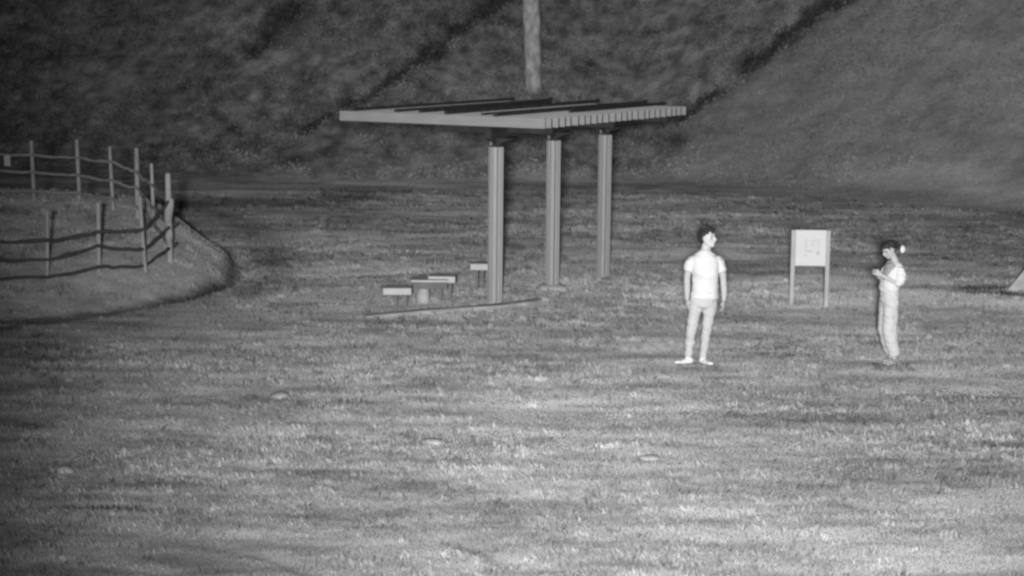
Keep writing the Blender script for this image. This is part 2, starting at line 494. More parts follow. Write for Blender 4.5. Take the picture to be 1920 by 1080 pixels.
x, y = scatter(1200000, 12.6, 56, 1.2)
dens = fbm(x * 0.5, y, 0.9, 3, 301)
keep = (dens + 0.9 * rng.random(len(x)) > 0.10) & (y < foot(x) + 0.5 + 6.5 * rng.random(len(x)))
t_ = (x - PC[0]) * HX + (y - PC[1]) * HY; a_ = (x - PC[0]) * HY - (y - PC[1]) * HX
keep &= ~((t_ > -1) & (t_ < 5.5) & (a_ > -2.8) & (a_ < 1.4) & (rng.random(len(x)) < 0.2))
for (qx, qy) in PEOPLE: keep &= ~((np.abs(x - qx) < 0.26) & (y > qy - 0.42) & (y < qy + 0.2) & (rng.random(len(x)) < 0.85))
x, y = x[keep], y[keep]
P1, C1 = blades(x, y, 0.024, 0.0056, 0.35, 2, 0.63)
# taller tufts and weeds standing out of the short grass
n = 21000
tx, ty = scatter(n, 12.8, 46, 1.15)
ok = (fbm(tx, ty, 2.0, 2, 501) + 0.8 * rng.random(n) > 0.3) & (ty < foot(tx) - 1)
for (qx, qy) in PEOPLE: ok &= ~((np.abs(tx - qx) < 0.5) & (np.abs(ty - qy + 0.4) < 0.8))
tx, ty = tx[ok], ty[ok]; n = len(tx)
per = 10; rad = 0.02 + 0.10 * rng.random(n) ** 2; tone = np.where(rng.random(n) < 0.55, 1.1 + 0.35 * rng.random(n), 0.45 + 0.3 * rng.random(n))
bx = np.repeat(tx, per) + rng.normal(0, 1, n * per) * np.repeat(rad, per); by = np.repeat(ty, per) + rng.normal(0, 1, n * per) * np.repeat(rad, per) * 0.8
PT, CT = blades(bx, by, 0.048, 0.0075, 0.8, 1, 0.66)
CT = np.clip(CT * np.repeat(np.repeat(tone, per), 4), 0.03, 0.7)
P1 = np.concatenate([P1, PT]); C1 = np.concatenate([C1, CT])
gr = big_mesh('grass', P1, np.arange(len(P1)), 4, C1, M['blade'])
tag(gr, kind='stuff', label='short patchy grass over the clearing', cat='grass')

# low scrub leaves over the rough slope
n = 220000
y = 47 + 14 * rng.random(n); x = (rng.random(n) * 2 - 1) * 19
rl = (0.38 + 0.62 * rleft(x, y)) * ss(0.2, 1.5, y - foot(x)); d0 = fbm(x, y, 1.0, 3, 401)
gd = np.minimum.reduce([seg_dist(x, y, q) for q in GULLY])
keep = (rng.random(n) < rl * (0.45 + 1.3 * d0)) | ((gd < 0.5) & (rng.random(n) < 0.8))
x, y, gd = x[keep], y[keep], gd[keep]; n = len(x)
z = look(Z, x, y) + 0.02 + 0.16 * rng.random(n) ** 2
s_ = 0.025 + 0.045 * rng.random(n)
A = rng.normal(size=(n, 3)); A /= np.linalg.norm(A, axis=1)[:, None]
B = rng.normal(size=(n, 3)); B = np.cross(A, B); B /= np.linalg.norm(B, axis=1)[:, None]
Cc = np.stack([x, y, z], -1); A *= s_[:, None]; B *= (s_ * 0.6)[:, None]
P2 = np.stack([Cc - A, Cc + B, Cc + A, Cc - B], 1).reshape(-1, 3)
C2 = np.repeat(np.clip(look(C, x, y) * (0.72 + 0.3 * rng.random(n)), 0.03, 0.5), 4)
sc = big_mesh('scrub', P2, np.arange(len(P2)), 4, C2, M['blade'])
tag(sc, kind='stuff', label='low leafy scrub and creepers on the rough hillside', cat='scrub')


# ------------------------------------------------------------------ pergola
ZT, ZB, ZR = 2.385, 2.515, 2.700
SP = 1.864; TB0, TB1 = -0.25, 5.5
T0P, AR, WP, LP = -0.321, 0.984, 3.55, 5.16
RZ = -math.atan2(HX, HY)
pg = thing('pergola', (PC[0], PC[1], 0), 'slatted pergola with a flat roof on three stout round columns', 'pergola', RZ)
# local frame: +y runs along the row of columns, +x across
for i in range(3):
    yc = i * SP
    zb = float(T(*pl(yc, 0)[:2])) - 0.05
    b = MB(); n = 96; V = []; r0 = 0.112
    for zz in (zb, ZT - 0.012, ZT):
        for k in range(n):
            a = 2 * math.pi * k / n
            r = r0 * (1 - 0.11 * (math.cos(a * 8 + 0.6) > 0.80)) - (0.010 if zz == ZT else 0)
            V.append((r * math.cos(a), yc + r * math.sin(a), zz))
    Fc = [(j * n + k, j * n + (k + 1) % n, (j + 1) * n + (k + 1) % n, (j + 1) * n + k) for j in range(2) for k in range(n)] + [tuple(range(2 * n, 3 * n))]
    b.add(V, Fc); co = b.build('column', [M['column'], M['groove_shade']], pg)
    for k in range(2 * n):  # groove faces painted dark to stand in for their shade
        if math.cos(2 * math.pi * (k % n + 0.5) / n * 8 + 0.6) > 0.80: co.data.polygons[k].material_index = 1
    ft = MB().tube([(0, yc, zb - 0.05), (0, yc, zb + 0.045 + (i == 1) * 0.06), (0, yc, zb + 0.075 + (i == 1) * 0.06)], [0.17, 0.165, 0.14] if i != 1 else [0.23, 0.22, 0.16], 20, cap=False)
    nn = len(ft.V); ft.F.append(tuple(range(nn - 20, nn)))
    ft.build('footing', M['concrete'], co)
    # flared crossed steel plates under the beam
    br = MB(); th = 0.012
    for ang in (0, math.pi / 2):
        ca, sa = math.cos(ang), math.sin(ang)
        prof = [(-0.06, ZT), (0.06, ZT), (0.075, ZT + 0.055), (0.30, ZB - 0.004), (-0.30, ZB - 0.004), (-0.075, ZT + 0.055)]
        V = []
        for sgn in (-1, 1):
            for (u, z) in prof: V.append((u * ca - sgn * th / 2 * sa, yc + u * sa + sgn * th / 2 * ca, z))
        m_ = len(prof)
        br.add(V, [tuple(range(m_))[::-1], tuple(range(m_, 2 * m_))] + [(k, (k + 1) % m_, m_ + (k + 1) % m_, m_ + k) for k in range(m_)])
    br.bar((0, yc, ZT), (0, yc, ZT + 0.02), 0.17, 0.17)
    kb = br.build('bracket', M['steel'], co)
    MB().bar((-0.052, yc - 0.07, ZT + 0.02), (-0.052, yc - 0.07, ZB - 0.01), 0.02, 0.02).build('rib', M['weld'], kb)
MB().bar((0, TB0, (ZB + ZR) / 2 - 0.004), (0, TB1, (ZB + ZR) / 2 - 0.004), 0.10, ZR - ZB - 0.012, bev=0.006).build('beam', M['dark'], pg)
for yc in (0.3, 2.4, 4.5):
    MB().bar((-1.05, yc, ZR - 0.07), (-0.055, yc, ZR - 0.07), 0.14, 0.13, bev=0.006).build('crossbeam', M['dark'], pg)
    MB().bar((0.055, yc, ZR - 0.07), (0.8, yc, ZR - 0.07), 0.10, 0.10, bev=0.006).build('crossbeam', M['dark'], pg)
xl, xr = AR - WP, AR
MB().bar((xl, T0P, ZR + 0.075), (xr, T0P, ZR + 0.075), 0.04, 0.15, bev=0.003).build('fascia', M['timber'], pg)
NS = 24
for k in range(1, NS + 1):
    yy = T0P + LP * k / NS
    x1 = xr - 0.01 + random.uniform(-0.012, 0.012)
    sl = MB().bar((xl + 0.01, yy, ZR + 0.068), (x1, yy, ZR + 0.068), 0.034, 0.136 + random.uniform(-.004, .004)).build('slat', [M['timber'], M['slat_end']], pg)
    sl.data.polygons[5].material_index = 1  # end face darker than the slat's sides
for k, (xa, ya, yb) in enumerate([(xl + 0.12, -0.16, 5.0), (xl + 0.80, 0.0, 5.15), (xl + 1.18, 0.1, 4.4), (xl + 1.75, -0.10, 5.1), (xl + 2.3, 0.05, 4.7), (xl + 2.62, -0.15, 5.2), (xl + 2.98, 1.6, 5.2)]):
    w = 0.03 if k in (2, 4) else 0.055 if k in (3, 5) else 0.042
    ru = MB().bar((xa, ya, ZR + 0.138 + w / 2 + 0.004), (xa, yb, ZR + 0.138 + w / 2 + 0.004), 0.06, w, bev=0.005).build('runner', M['dark'], pg)
    if k in (1, 3, 5): MB().bar((xa, yb - 0.05, ZR + 0.138 + w + 0.006), (xa, yb + 0.01, ZR + 0.138 + w + 0.006), 0.07, 0.03).build('end_bolt', M['steel'], ru)


# low worn kerb along the near side of the seats
kp = [at(*q) for q in [(684, 599), (740, 595), (800, 591), (870, 586), (935, 581), (985, 576), (1014, 571)]]
kb_ = MB(); V = []
for q in kp:
    zq = float(T(q.x, q.y)); n_ = Vector((0.50, -0.86, 0))
    for (o_, h_) in ((0.05, -0.15), (0.05, 0.050), (0.03, 0.062), (-0.12, 0.062), (-0.14, -0.15)):
        V.append((q.x + n_.x * o_, q.y + n_.y * o_, zq + h_ + random.uniform(-.006, .006)))
kb_.add(V, [(i * 5 + k, i * 5 + k + 1, i * 5 + k + 6, i * 5 + k + 5) for i in range(len(kp) - 1) for k in range(4)] + [tuple(range(5)), tuple(range(len(V) - 5, len(V)))])
kerb = kb_.build('kerb', M['paving']); tag(kerb, kind='structure')

# ------------------------------------------------------------------ seats and table under the pergola
def stool(px0, px1, ptop, pbase, label, name, h=0.10):
    c = at((px0 + px1) / 2, pbase, 0.0); s = (F_PX / (c.y * math.cos(PITCH) + CH * math.sin(PITCH)))
    w = (px1 - px0) / s; ht = (pbase - ptop) / s * 1.0
    zb = float(T(c.x, c.y))
    t = thing(name, (c.x, c.y, zb), label, 'stool', random.uniform(-0.06, 0.06))
    MB().bar((-w / 2, 0, ht - h / 2), (w / 2, 0, ht - h / 2), 0.30, h, bev=0.008).build('seat', M['seat'], t)
    for u in (-w * 0.16, w * 0.16) if w < 0.3 else (-0.02, w * 0.30):
        MB().bar((u, 0.04, -0.05), (u, 0.04, ht - h), 0.05, 0.09).build('leg', M['seatleg'], t)
    return t, w, ht, s


stool(719, 771, 539, 585, 'low seat with pale slab top, leftmost under the pergola', 'stool')
stool(883, 915, 495, 549, 'small pale-topped seat just left of the nearest column', 'stool')
t, w, ht, s_ = stool(804, 854, 517, 568, 'pale-topped seat in the middle of the three under the pergola', 'stool')
c = at(790, 572, 0)
tb = thing('low_table', (c.x + 0.14, c.y + 0.15, float(T(c.x, c.y))), 'low dark table beside the middle pale seat, on a pale pedestal', 'table', 0.05)
MB().bar((-0.30, 0, 0.36), (0.26, 0, 0.36), 0.42, 0.035, bev=0.006).build('tabletop', M['seat'], tb)
MB().bar((-0.27, 0, 0.285), (0.24, 0, 0.285), 0.34, 0.10).build('apron', M['seatleg'], tb)
MB().tube([(-0.12, -0.02, -0.04), (-0.12, -0.02, 0.12), (-0.11, -0.02, 0.234)], [0.11, 0.105, 0.075], 16).build('pedestal', M['concrete'], tb)

# ------------------------------------------------------------------ notice board on two posts
c = at(1516, 573, 0)
sg = thing('notice_board', (c.x, c.y, float(T(c.x, c.y))), 'pale notice board between two square posts standing in the grass', 'notice board', R(-2))
u = 1 / 126.5
for sx in (-1, 1):
    MB().bar((sx * 0.262, 0, -0.12), (sx * 0.262, 0, 1.165), 0.066, 0.066, bev=0.006).build('post', M['sign_post'], sg)
pn = MB().bar((-0.228, -0.018, 0.895), (0.228, -0.018, 0.895), 0.028, 0.545, bev=0.004).build('panel', M['board'], sg)
MB().bar((-0.228, 0.015, 0.605), (0.228, 0.015, 0.605), 0.03, 0.03).build('rail', M['seatleg'], sg)
pr = MB()
for (x0, x1, z0, z1) in [(-.09, -.055, .87, 1.03), (-.085, .04, .825, .862), (-.10, -.06, .76, .80), (.01, .13, .99, 1.03), (.015, .05, .91, .985), (.10, .135, .88, .98)]:
    pr.add([(x0, -0.0345, z0), (x1, -0.0345, z0), (x1, -0.0345, z1), (x0, -0.0345, z1)], [(0, 1, 2, 3)])
pr.build('faded_print', M['print1'], pn)
for (x0, x1, z0, z1) in [(.085, .135, .79, .855), (-.08, -.05, .84, .855), (-.03, .03, .835, .85)]:
    MB().add([(x0, -0.037, z0), (x1, -0.037, z0), (x1, -0.037, z1), (x0, -0.037, z1)], [(0, 1, 2, 3)]).build('dark_print', M['print2'], pn)

# ------------------------------------------------------------------ rope fence round the top of the bank
def gpt(px, D):
    return ((px - 960) / F_PX * (D * math.cos(PITCH) + 3.4 * math.sin(PITCH)), D)


posts = [(-110, 27.0, 1.05, 0.040, .0), (88, 27.5, 1.05, 0.036, .02), (184, 28.0, 1.06, 0.046, .01), (266, 28.5, 1.18, 0.040, -.05), (316, 29.3, 1.42, 0.062, -.01),
         (286, 30.5, 1.12, 0.040, -.02), (257, 31.1, 1.18, 0.052, .0), (209, 31.5, 1.08, 0.040, -.03), (147, 32.0, 1.10, 0.044, -.02), (62, 32.2, 1.03, 0.044, -.02), (-60, 32.4, 1.04, 0.042, 0)]
p0 = gpt(*posts[0][:2])
fe = thing('rope_fence', (0, 0, 0), 'post and rope fence curving round the top of the grassy bank', 'fence')
tops = []
for (px, D, h, r, ln) in posts:
    x, y = gpt(px, D); z = float(T(x, y))
    tops.append((x, y, z, h, ln))
    r *= 0.80
    MB().tube([(x - ln, y, z - 0.2), (x, y, z + h * 0.5), (x + ln * 0.6, y, z + h)], [r, r * 0.96, r * 0.9], 10).build('post', M['post'], fe)


x, y, z, h, ln = tops[4]
MB().tube([(x - .02, y, z + .62), (x - .01, y, z + .72), (x + .01, y, z + .92), (x + .04, y, z + 1.02)], [.045, .065, .078, .045], 10).build('cloth_wrap', M['post'], fe, True)
MB().tube([(x, y, z + .30), (x, y, z + .42), (x + .01, y, z + .52)], [.045, .066, .05], 10).build('cloth_wrap', M['post'], fe, True)


def rope(pts, r, m, sag):
    P = []
    for a, b in zip(pts[:-1], pts[1:]):
        a, b = Vector(a), Vector(b)
        for k in range(6):
            f = k / 6; P.append(a.lerp(b, f) + Vector((random.uniform(-.012, .012), 0, random.uniform(-.014, .014) - sag * random.uniform(2.5, 5) * f * (1 - f))))
    P.append(Vector(pts[-1]))
    return MB().tube(P, [r * random.uniform(.8, 1.3) for _ in P], 8).build('rope', m, fe)


def rp(i, z, off=0.0):
    x, y, zb, h, ln = tops[i]; return (x, y - off, zb + z)


for zs in ((.70, .60, .62, .66, .98), (.40, .31, .40, .34, .56), (.10, .06, .09, .09, .24)):
    rope([rp(k, zz, 0.05) for k, zz in enumerate(zs)] + [(tops[4][0] + 0.09, tops[4][1] + 0.12, tops[4][2] + zs[4] + 0.06)], 0.025, M['rope_dark'], 0.02)
for zs in ((1.0, .78, .80, .84, .80, .80, .76), (.64, .42, .52, .52, .50, .50, .46), (.30, .16, .22, .20, .18, .17, .13)):
    rope([rp(4 + k, zz, 0.04) for k, zz in enumerate(zs)], 0.024, M['rope_pale'], 0.025)
xa, ya, za, _, _ = tops[9]
np_ = thing('notice_plate', (xa - 0.42, ya - 0.07, za + 0.60), 'small pale plate hanging from the top rope at far left', 'plate')
MB().bar((0, 0, 0), (0, 0, 0.185), 0.105, 0.008).build('plate', M['plate'], np_)
MB().tube([(-0.03, 0, 0.18), (-0.02, 0.0, 0.215), (0.02, 0.0, 0.215), (0.03, 0, 0.18)], 0.003, 6).build('wire_hook', M['weld'], np_)

# ------------------------------------------------------------------ sloping block at the right edge
c = at(1897, 553, 0)
bk = thing('sloping_block', (c.x + 0.75, c.y + 0.3, float(T(c.x, c.y)) - 0.02), 'pale block with slanting sides cut off by the right edge of the picture', 'block', R(-18))
h = 0.62
V = [(-.75, -.12, 0), (.75, -.12, 0), (.75, .06, 0), (-.72, .06, 0), (-.30, -.02, h), (.36, -.02, h), (.36, .05, h), (-.28, .05, h)]
body = mesh('body', V, [(0, 1, 5, 4), (1, 2, 6, 5), (2, 3, 7, 6), (3, 0, 4, 7), (4, 5, 6, 7), (3, 2, 1, 0)], M['concrete'], bk)
md = body.modifiers.new('b', 'BEVEL'); md.width = 0.012; md.segments = 2

# ------------------------------------------------------------------ stones in the grass
def stone(px, py, w, dp, h, label, m='stone', seed=0):
    x, y = hit(px, py); z = float(T(x, y))
    r_ = random.Random(seed); b = MB().ell((0, 0, 0), (w / 2, dp / 2, h), n=14, m=8)
    ph = [r_.uniform(0, 6) for _ in range(4)]
    for v in b.V:
        k = 1 + 0.12 * math.sin(v.x * 21 / w * .3 + ph[0]) + 0.10 * math.sin(v.y * 17 / dp * .3 + ph[1]) + 0.08 * math.sin(v.z * 40 + ph[2])
        v.x *= k; v.y *= k; v.z = v.z * k
    t = b.build('stone', M[m], None, True); t.location = (x, y, z + h * 0.1); t.rotation_euler = (r_.uniform(-.1, .1), r_.uniform(-.12, .12), r_.uniform(-.5, .5))
    return tag(t, label, 'stone')


stone(524, 747, 0.30, 0.26, 0.055, 'flat pale stone in the dim grass left of centre', seed=1)
stone(1219, 862, 0.20, 0.16, 0.032, 'pale stone in the bright foreground grass below the man', seed=2)
stone(867, 553, 0.13, 0.14, 0.04, 'small pale stone beside the seats near the nearest column', seed=3)
stone(345, 684, 0.05, 0.06, 0.03, 'tiny bright stone in the grass below the bank', seed=4)
stone(125, 888, 0.16, 0.16, 0.05, 'rounded stone in the dark grass at lower left', seed=5)
stone(812, 832, 0.20, 0.24, 0.05, 'low pale stone in foreground grass below the seats', seed=6)

# ------------------------------------------------------------------ tree on the slope
x, y = hit(998, 164)
zt = float(T(x, y))
tr = thing('tree', (x, y, zt), 'tree with a pale mottled trunk on the hillside behind the pergola', 'tree')
tk = MB().tube([(0.04, 0, -0.5), (0.02, 0, 0.0), (0.0, 0, 0.8), (-0.06, 0, 2.4), (-0.12, 0, 4.6), (-0.05, 0.1, 6.6), (0.1, 0.1, 8.5)], [.30, .265, .255, .26, .25, .20, .12], 28)
for v in tk.V:
    a = math.atan2(v.y, v.x); k = 1 + 0.05 * math.sin(a * 3 + v.z * 1.3) + 0.03 * math.sin(a * 7 - v.z * 2.1); v.x *= k; v.y *= k
tips = []
trunk = tk.build('trunk', M['bark'], tr, True)
for k in range(11):
    a = k * 2.4; z0 = 5.2 + k * 0.28; L = 2.6 - 0.12 * k
    e = Vector((math.cos(a) * L, math.sin(a) * L, z0 + 1.2 + 0.2 * (k % 3)))
    st = Vector((-0.09 + 0.02 * (k - 4), 0.05, z0)); mdp = st.lerp(e, 0.5) + Vector((0, 0, 0.25))
    MB().tube([st, mdp, e], [0.10, 0.06, 0.025], 8).build('branch', M['bark'], trunk, True); tips += [mdp, e]
n = 9000
tp = np.array([tuple(q) for q in tips]); c = tp[rng.integers(0, len(tp), n)] + rng.normal(0, 0.55, (n, 3)) * np.array([1, 1, .6])
A = rng.normal(size=(n, 3)); A /= np.linalg.norm(A, axis=1)[:, None]; B = np.cross(A, rng.normal(size=(n, 3))); B /= np.linalg.norm(B, axis=1)[:, None]
s_ = (0.07 + 0.07 * rng.random(n))[:, None]
P3 = np.stack([c - A * s_, c + B * s_ * .5, c + A * s_, c - B * s_ * .5], 1).reshape(-1, 3)
cr = big_mesh('crown', P3, np.arange(len(P3)), 4, np.full(len(P3), 0.3), M['leaf']); cr.parent = tr


# ------------------------------------------------------------------ people
def hand(mb, wrist, d, back, thumb, curl=0.5, size=1.0):
    """palm, four unequal fingers bent at two knuckles, thumb from the side of the palm.
    d = direction of the hand, back = direction the back of the hand faces, thumb = side of the thumb"""
    d = Vector(d).normalized(); back = Vector(back); back = (back - d * back.dot(d)).normalized()
    sd_ = d.cross(back).normalized()
    if sd_.dot(Vector(thumb)) < 0: sd_ = -sd_
    w = Vector(wrist); k = size
    kn = w + d * 0.088 * k
    for o_ in (-1, 1):
        mb.tube([w - d * 0.012, w + d * 0.03 * k + sd_ * o_ * 0.012 * k, kn + sd_ * o_ * 0.021 * k], [(0.020 * k, 0.016 * k), (0.025 * k, 0.015 * k), (0.023 * k, 0.012 * k)], 10, ref=tuple(back))
    for j, (off, L) in enumerate([(0.033, .072), (0.011, .080), (-0.011, .075), (-0.032, .060)]):
        L *= k; b0 = kn + sd_ * off * k - d * 0.01
        a1 = curl * (0.5 + 0.12 * j); a2 = a1 + curl * 0.9; a3 = a2 + curl * 0.6
        f = lambda a: d * math.cos(a) - back * math.sin(a) + sd_ * off * 1.6
        p1 = b0 + f(a1) * (L * 0.50); p2 = p1 + f(a2) * (L * 0.33); p3 = p2 + f(a3) * (L * 0.26)
        mb.tube([b0, p1, p2, p3], [0.0095 * k, 0.0085 * k, 0.0078 * k, 0.006 * k], 8)
    t0 = w + d * 0.025 * k + sd_ * 0.026 * k
    t1 = t0 + (d * 0.65 + sd_ * 0.7 - back * 0.35).normalized() * 0.036 * k
    t2 = t1 + (d * 0.95 + sd_ * 0.2 - back * 0.3).normalized() * 0.032 * k
    mb.tube([t0 - d * .012 - sd_ * .012, t0, t1, t2], [0.014 * k, 0.0125 * k, 0.0105 * k, 0.008 * k], 8)


def head(mb, mtx, k=1.0):
    """face toward -y, centre of the skull at the origin"""
    i0 = len(mb.V)
    mb.ell((0, 0.012, 0.030), (0.076, 0.094, 0.088))
    mb.ell((0, -0.014, -0.030), (0.062, 0.070, 0.078))
    mb.ell((0, -0.045, -0.078), (0.033, 0.030, 0.026))
    mb.ell((0, -0.060, 0.030), (0.056, 0.026, 0.016))
    for s in (-1, 1):
        mb.ell((s * 0.040, -0.055, -0.018), (0.022, 0.022, 0.020))
        mb.ell((s * 0.077, 0.008, -0.008), (0.008, 0.017, 0.030), Matrix.Rotation(s * 0.35, 3, 'Z'))
    mb.tube([(0, -0.078, 0.020), (0, -0.092, 0.000), (0, -0.104, -0.020), (0, -0.092, -0.028)], [0.008, 0.010, 0.013, 0.010], 10)
    mb.ell((0, -0.078, -0.050), (0.022, 0.014, 0.010))
    mb.xf(mtx @ Matrix.Scale(k, 4), i0)


def paint_face(o, mtx, k, idx_eye, idx_lip, idx_face):
    inv = (mtx @ Matrix.Scale(k, 4)).inverted()
    for p in o.data.polygons:
        v = inv @ p.center
        if v.length > 0.16 or v.z < -0.115: continue
        p.material_index = idx_face
        if v.y < -0.045:
            if abs(abs(v.x) - 0.031) < 0.014 and abs(v.z - 0.006) < 0.0062: p.material_index = idx_eye
            if abs(abs(v.x) - 0.032) < 0.018 and abs(v.z - 0.028) < 0.0045: p.material_index = idx_eye
            if abs(v.x) < 0.022 and abs(v.z + 0.052) < 0.0055: p.material_index = idx_lip


def hair_tufts(mb, mtx, k, dirs, L, r):
    for (th, ph, ln) in dirs:
        n_ = Vector((math.sin(th) * math.cos(ph), math.sin(th) * math.sin(ph), math.cos(th)))
        p = Vector((n_.x * 0.080, 0.014 + n_.y * 0.098, 0.034 + n_.z * 0.092))
        t_ = Vector((random.uniform(-1, 1), random.uniform(-1, 1), random.uniform(-.2, .8))).normalized()
        q = p + (n_ * 0.8 + t_ * 0.6).normalized() * L * ln
        m3 = mtx @ Matrix.Scale(k, 4)
        mb.tube([m3 @ (p - n_ * 0.012), m3 @ p.lerp(q, .5), m3 @ q], [r, r * 0.7, r * 0.2], 6)


def wrinkle(o, amp, sc_, seed):
    me = o.data; n_ = len(me.vertices); co = np.empty(n_ * 3, np.float32); me.vertices.foreach_get('co', co); co = co.reshape(-1, 3)
    no = np.empty(n_ * 3, np.float32); me.vertices.foreach_get('normal', no); no = no.reshape(-1, 3)
    f = fbm(co[:, 0] * 1.0 + co[:, 1] * 1.3, co[:, 2] * 1.5 + co[:, 0] * .8, sc_, 3, seed)
    co = co + no * (amp * f)[:, None]; me.vertices.foreach_set('co', co.astype(np.float32).ravel()); me.update()


# --- man
mx, my = hit_ground(1308, 685); mx += 0.06; my -= 0.03
mz = float(T(mx - 0.1, my))
man = thing('person', (mx, my, mz + 0.012), 'man standing in white t-shirt and pale trousers, looking off to one side', 'person')
hm = Matrix.Translation((0.028, -0.015, 1.585)) @ Matrix.Rotation(R(52), 4, 'Z') @ Matrix.Rotation(R(-6), 4, 'X')
bd = MB()
head(bd, hm, 1.07)
bd.tube([(0, 0.02, 1.38), (0.008, 0.012, 1.46), (0.02, 0.0, 1.54)], [0.074, 0.062, 0.058], 14)
# trunk, pelvis
bd.tube([(0.0, 0.01, 0.82), (0.004, 0.01, 0.95), (0.004, 0.005, 1.08), (0.0, 0, 1.24), (0.0, 0.01, 1.36), (0.0, 0.02, 1.42)],
        [(.155, .105), (.150, .10), (.135, .092), (.165, .108), (.16, .095), (.07, .06)], 20)
sh = {-1: [(-.158, .01, 1.335), (-.205, .02, 1.21), (-.218, .03, 1.07), (-.217, -.01, .94), (-.218, -.04, .83)],
      1: [(.162, .01, 1.335), (.212, .02, 1.21), (.232, .03, 1.07), (.243, -.005, .94), (.240, -.035, .82)]}
for s in (-1, 1):
    bd.tube(sh[s], [.055, .049, .042, .041, .028], 12)
    w_ = sh[s][-1]
    hand(bd, (w_[0], w_[1], w_[2]), (-0.02 * s, -0.18, -1), (s * 0.9, -0.45, 0), (-0.3 * s, -1, 0), 0.55, 0.98)
lg = {-1: [(-.085, .01, .86), (-.118, .0, .66), (-.150, -.012, .47), (-.168, .02, .28), (-.178, .03, .09)],
      1: [(.085, .01, .86), (.066, .0, .66), (.045, -.012, .47), (.026, .015, .28), (.008, .03, .09)]}
for s in (-1, 1): bd.tube(lg[s], [.085, .072, .050, .047, .034], 14)
feet = {-1: (Vector((-.176, .035, .05)), Vector((-.82, -.57, 0)).normalized()), 1: (Vector((.008, .035, .05)), Vector((.42, -.9, 0)).normalized())}
for s in (-1, 1):
    p, d = feet[s]
    bd.tube([p - d * 0.04, p + d * 0.04, p + d * 0.15, p + d * 0.19], [(.032, .030), (.036, .030), (.040, .018), (.03, .012)], 10, ref=(0, 0, 1))
body = bd.build('body', [M['skin'], M['eye'], M['lip'], M['skin_face']], man)
fuse(body, 0.0052, 3); paint_face(body, hm, 1.07, 1, 2, 3)
st = MB()
st.tube([(0.004, 0.01, 0.845), (0.006, 0.008, 0.95), (0.006, 0.004, 1.08), (0.0, 0.0, 1.24), (0.0, 0.008, 1.34), (0.0, 0.012, 1.395), (0.004, 0.015, 1.43)],
        [(.176, .125), (.168, .122), (.166, .118), (.176, .125), (.186, .108), (.128, .085), (.080, .070)], 28)
for s in (-1, 1):
    a, b = Vector(sh[s][0]), Vector(sh[s][1])
    st.tube([a + Vector((-s * .03, 0, .0)), a.lerp(b, .4), b + Vector((0, 0, -.03))], [.060, .064, .068], 14)
shirt = fuse(st.build('t_shirt', M['shirt'], man), 0.008, 5); wrinkle(shirt, 0.016, 0.14, 7)
ts = MB()
ts.tube([(0.004, 0.01, .93), (0.003, 0.01, .84), (0, .008, .74)], [(.160, .112), (.165, .115), (.135, .11)], 24)
for s in (-1, 1):
    q = [Vector(v) for v in lg[s]]; q[0].x = s * .078; q[-1].z = .095
    ts.tube([q[0], q[0].lerp(q[1], .5), q[1], q[2], q[3], q[4]], [.088, .087, .079, .063, .060, .048], 18)
tr_ = fuse(ts.build('trousers', M['trousers'], man), 0.008, 4); wrinkle(tr_, 0.022, 0.11, 17)
for s in (-1, 1):
    p, d = feet[s]; p = p + Vector((0, 0, -0.008))
    so_ = MB(); so_.tube([p - d * 0.055, p, p + d * 0.10, p + d * 0.18, p + d * 0.215], [(.034, .036), (.040, .040), (.044, .032), (.040, .022), (.026, .014)], 14, ref=(0, 0, 1))
    so_.tube([p + Vector((0, 0, .0)), p + Vector((0, 0, .055))], [.045, .043], 14)
    for v in so_.V: v.z = max(v.z, 0.008)
    fuse(so_.build('shoe', M['shoe'], man), 0.007, 2)
hr = MB(); i0 = 0
hr.ell((0, 0.030, 0.052), (0.082, 0.094, 0.082)); hr.ell((0, 0.055, 0.010), (0.074, 0.066, 0.075)); hr.ell((0, -0.045, 0.098), (0.062, 0.048, 0.030))
hr.xf(hm @ Matrix.Scale(1.07, 4))
dirs = [(random.uniform(0, 1.35), random.uniform(0, 2 * math.pi), random.uniform(.6, 1.2)) for _ in range(95)]
dirs += [(random.uniform(1.2, 1.9), random.uniform(0.5, 2.6), random.uniform(.5, .9)) for _ in range(40)]
hair_tufts(hr, hm, 1.07, dirs, 0.046, 0.012)
fuse(hr.build('hair', M['hair'], man), 0.005, 1)

# --- woman, seen from the side, head bowed over her raised hands
wx, wy = hit_ground(1671, 686)
wx -= 0.055
wz = float(T(wx, wy))
wom = thing('person', (wx, wy, wz + 0.03), 'woman in pale blouse and wide trousers, head bowed over her raised hands', 'person')
hw = Matrix.Translation((-0.030, -0.01, 1.425)) @ Matrix.Rotation(R(-66), 4, 'Z') @ Matrix.Rotation(R(26), 4, 'X')
bd = MB(); head(bd, hw, 0.93)
bd.tube([(0.07, 0.01, 1.24), (0.045, 0.005, 1.31), (0.005, -0.003, 1.38)], [0.055, 0.044, 0.045], 14)
Fd = Vector((-0.93, -0.37, 0)); Sd = Vector((0.37, -0.93, 0))   # the way she faces; her left side, toward the camera


def wp(f, s, z): return tuple(Vector((0.02, 0, 0)) + Fd * f + Sd * s + Vector((0, 0, z)))


def wtube(mb, rows, n=20):
    """rows: (forward offset, z, half depth, half width)"""
    mb.tube([wp(f, 0, z) for f, z, _, _ in rows], [(hd_, hw_) for _, _, hd_, hw_ in rows], n, ref=tuple(Sd))


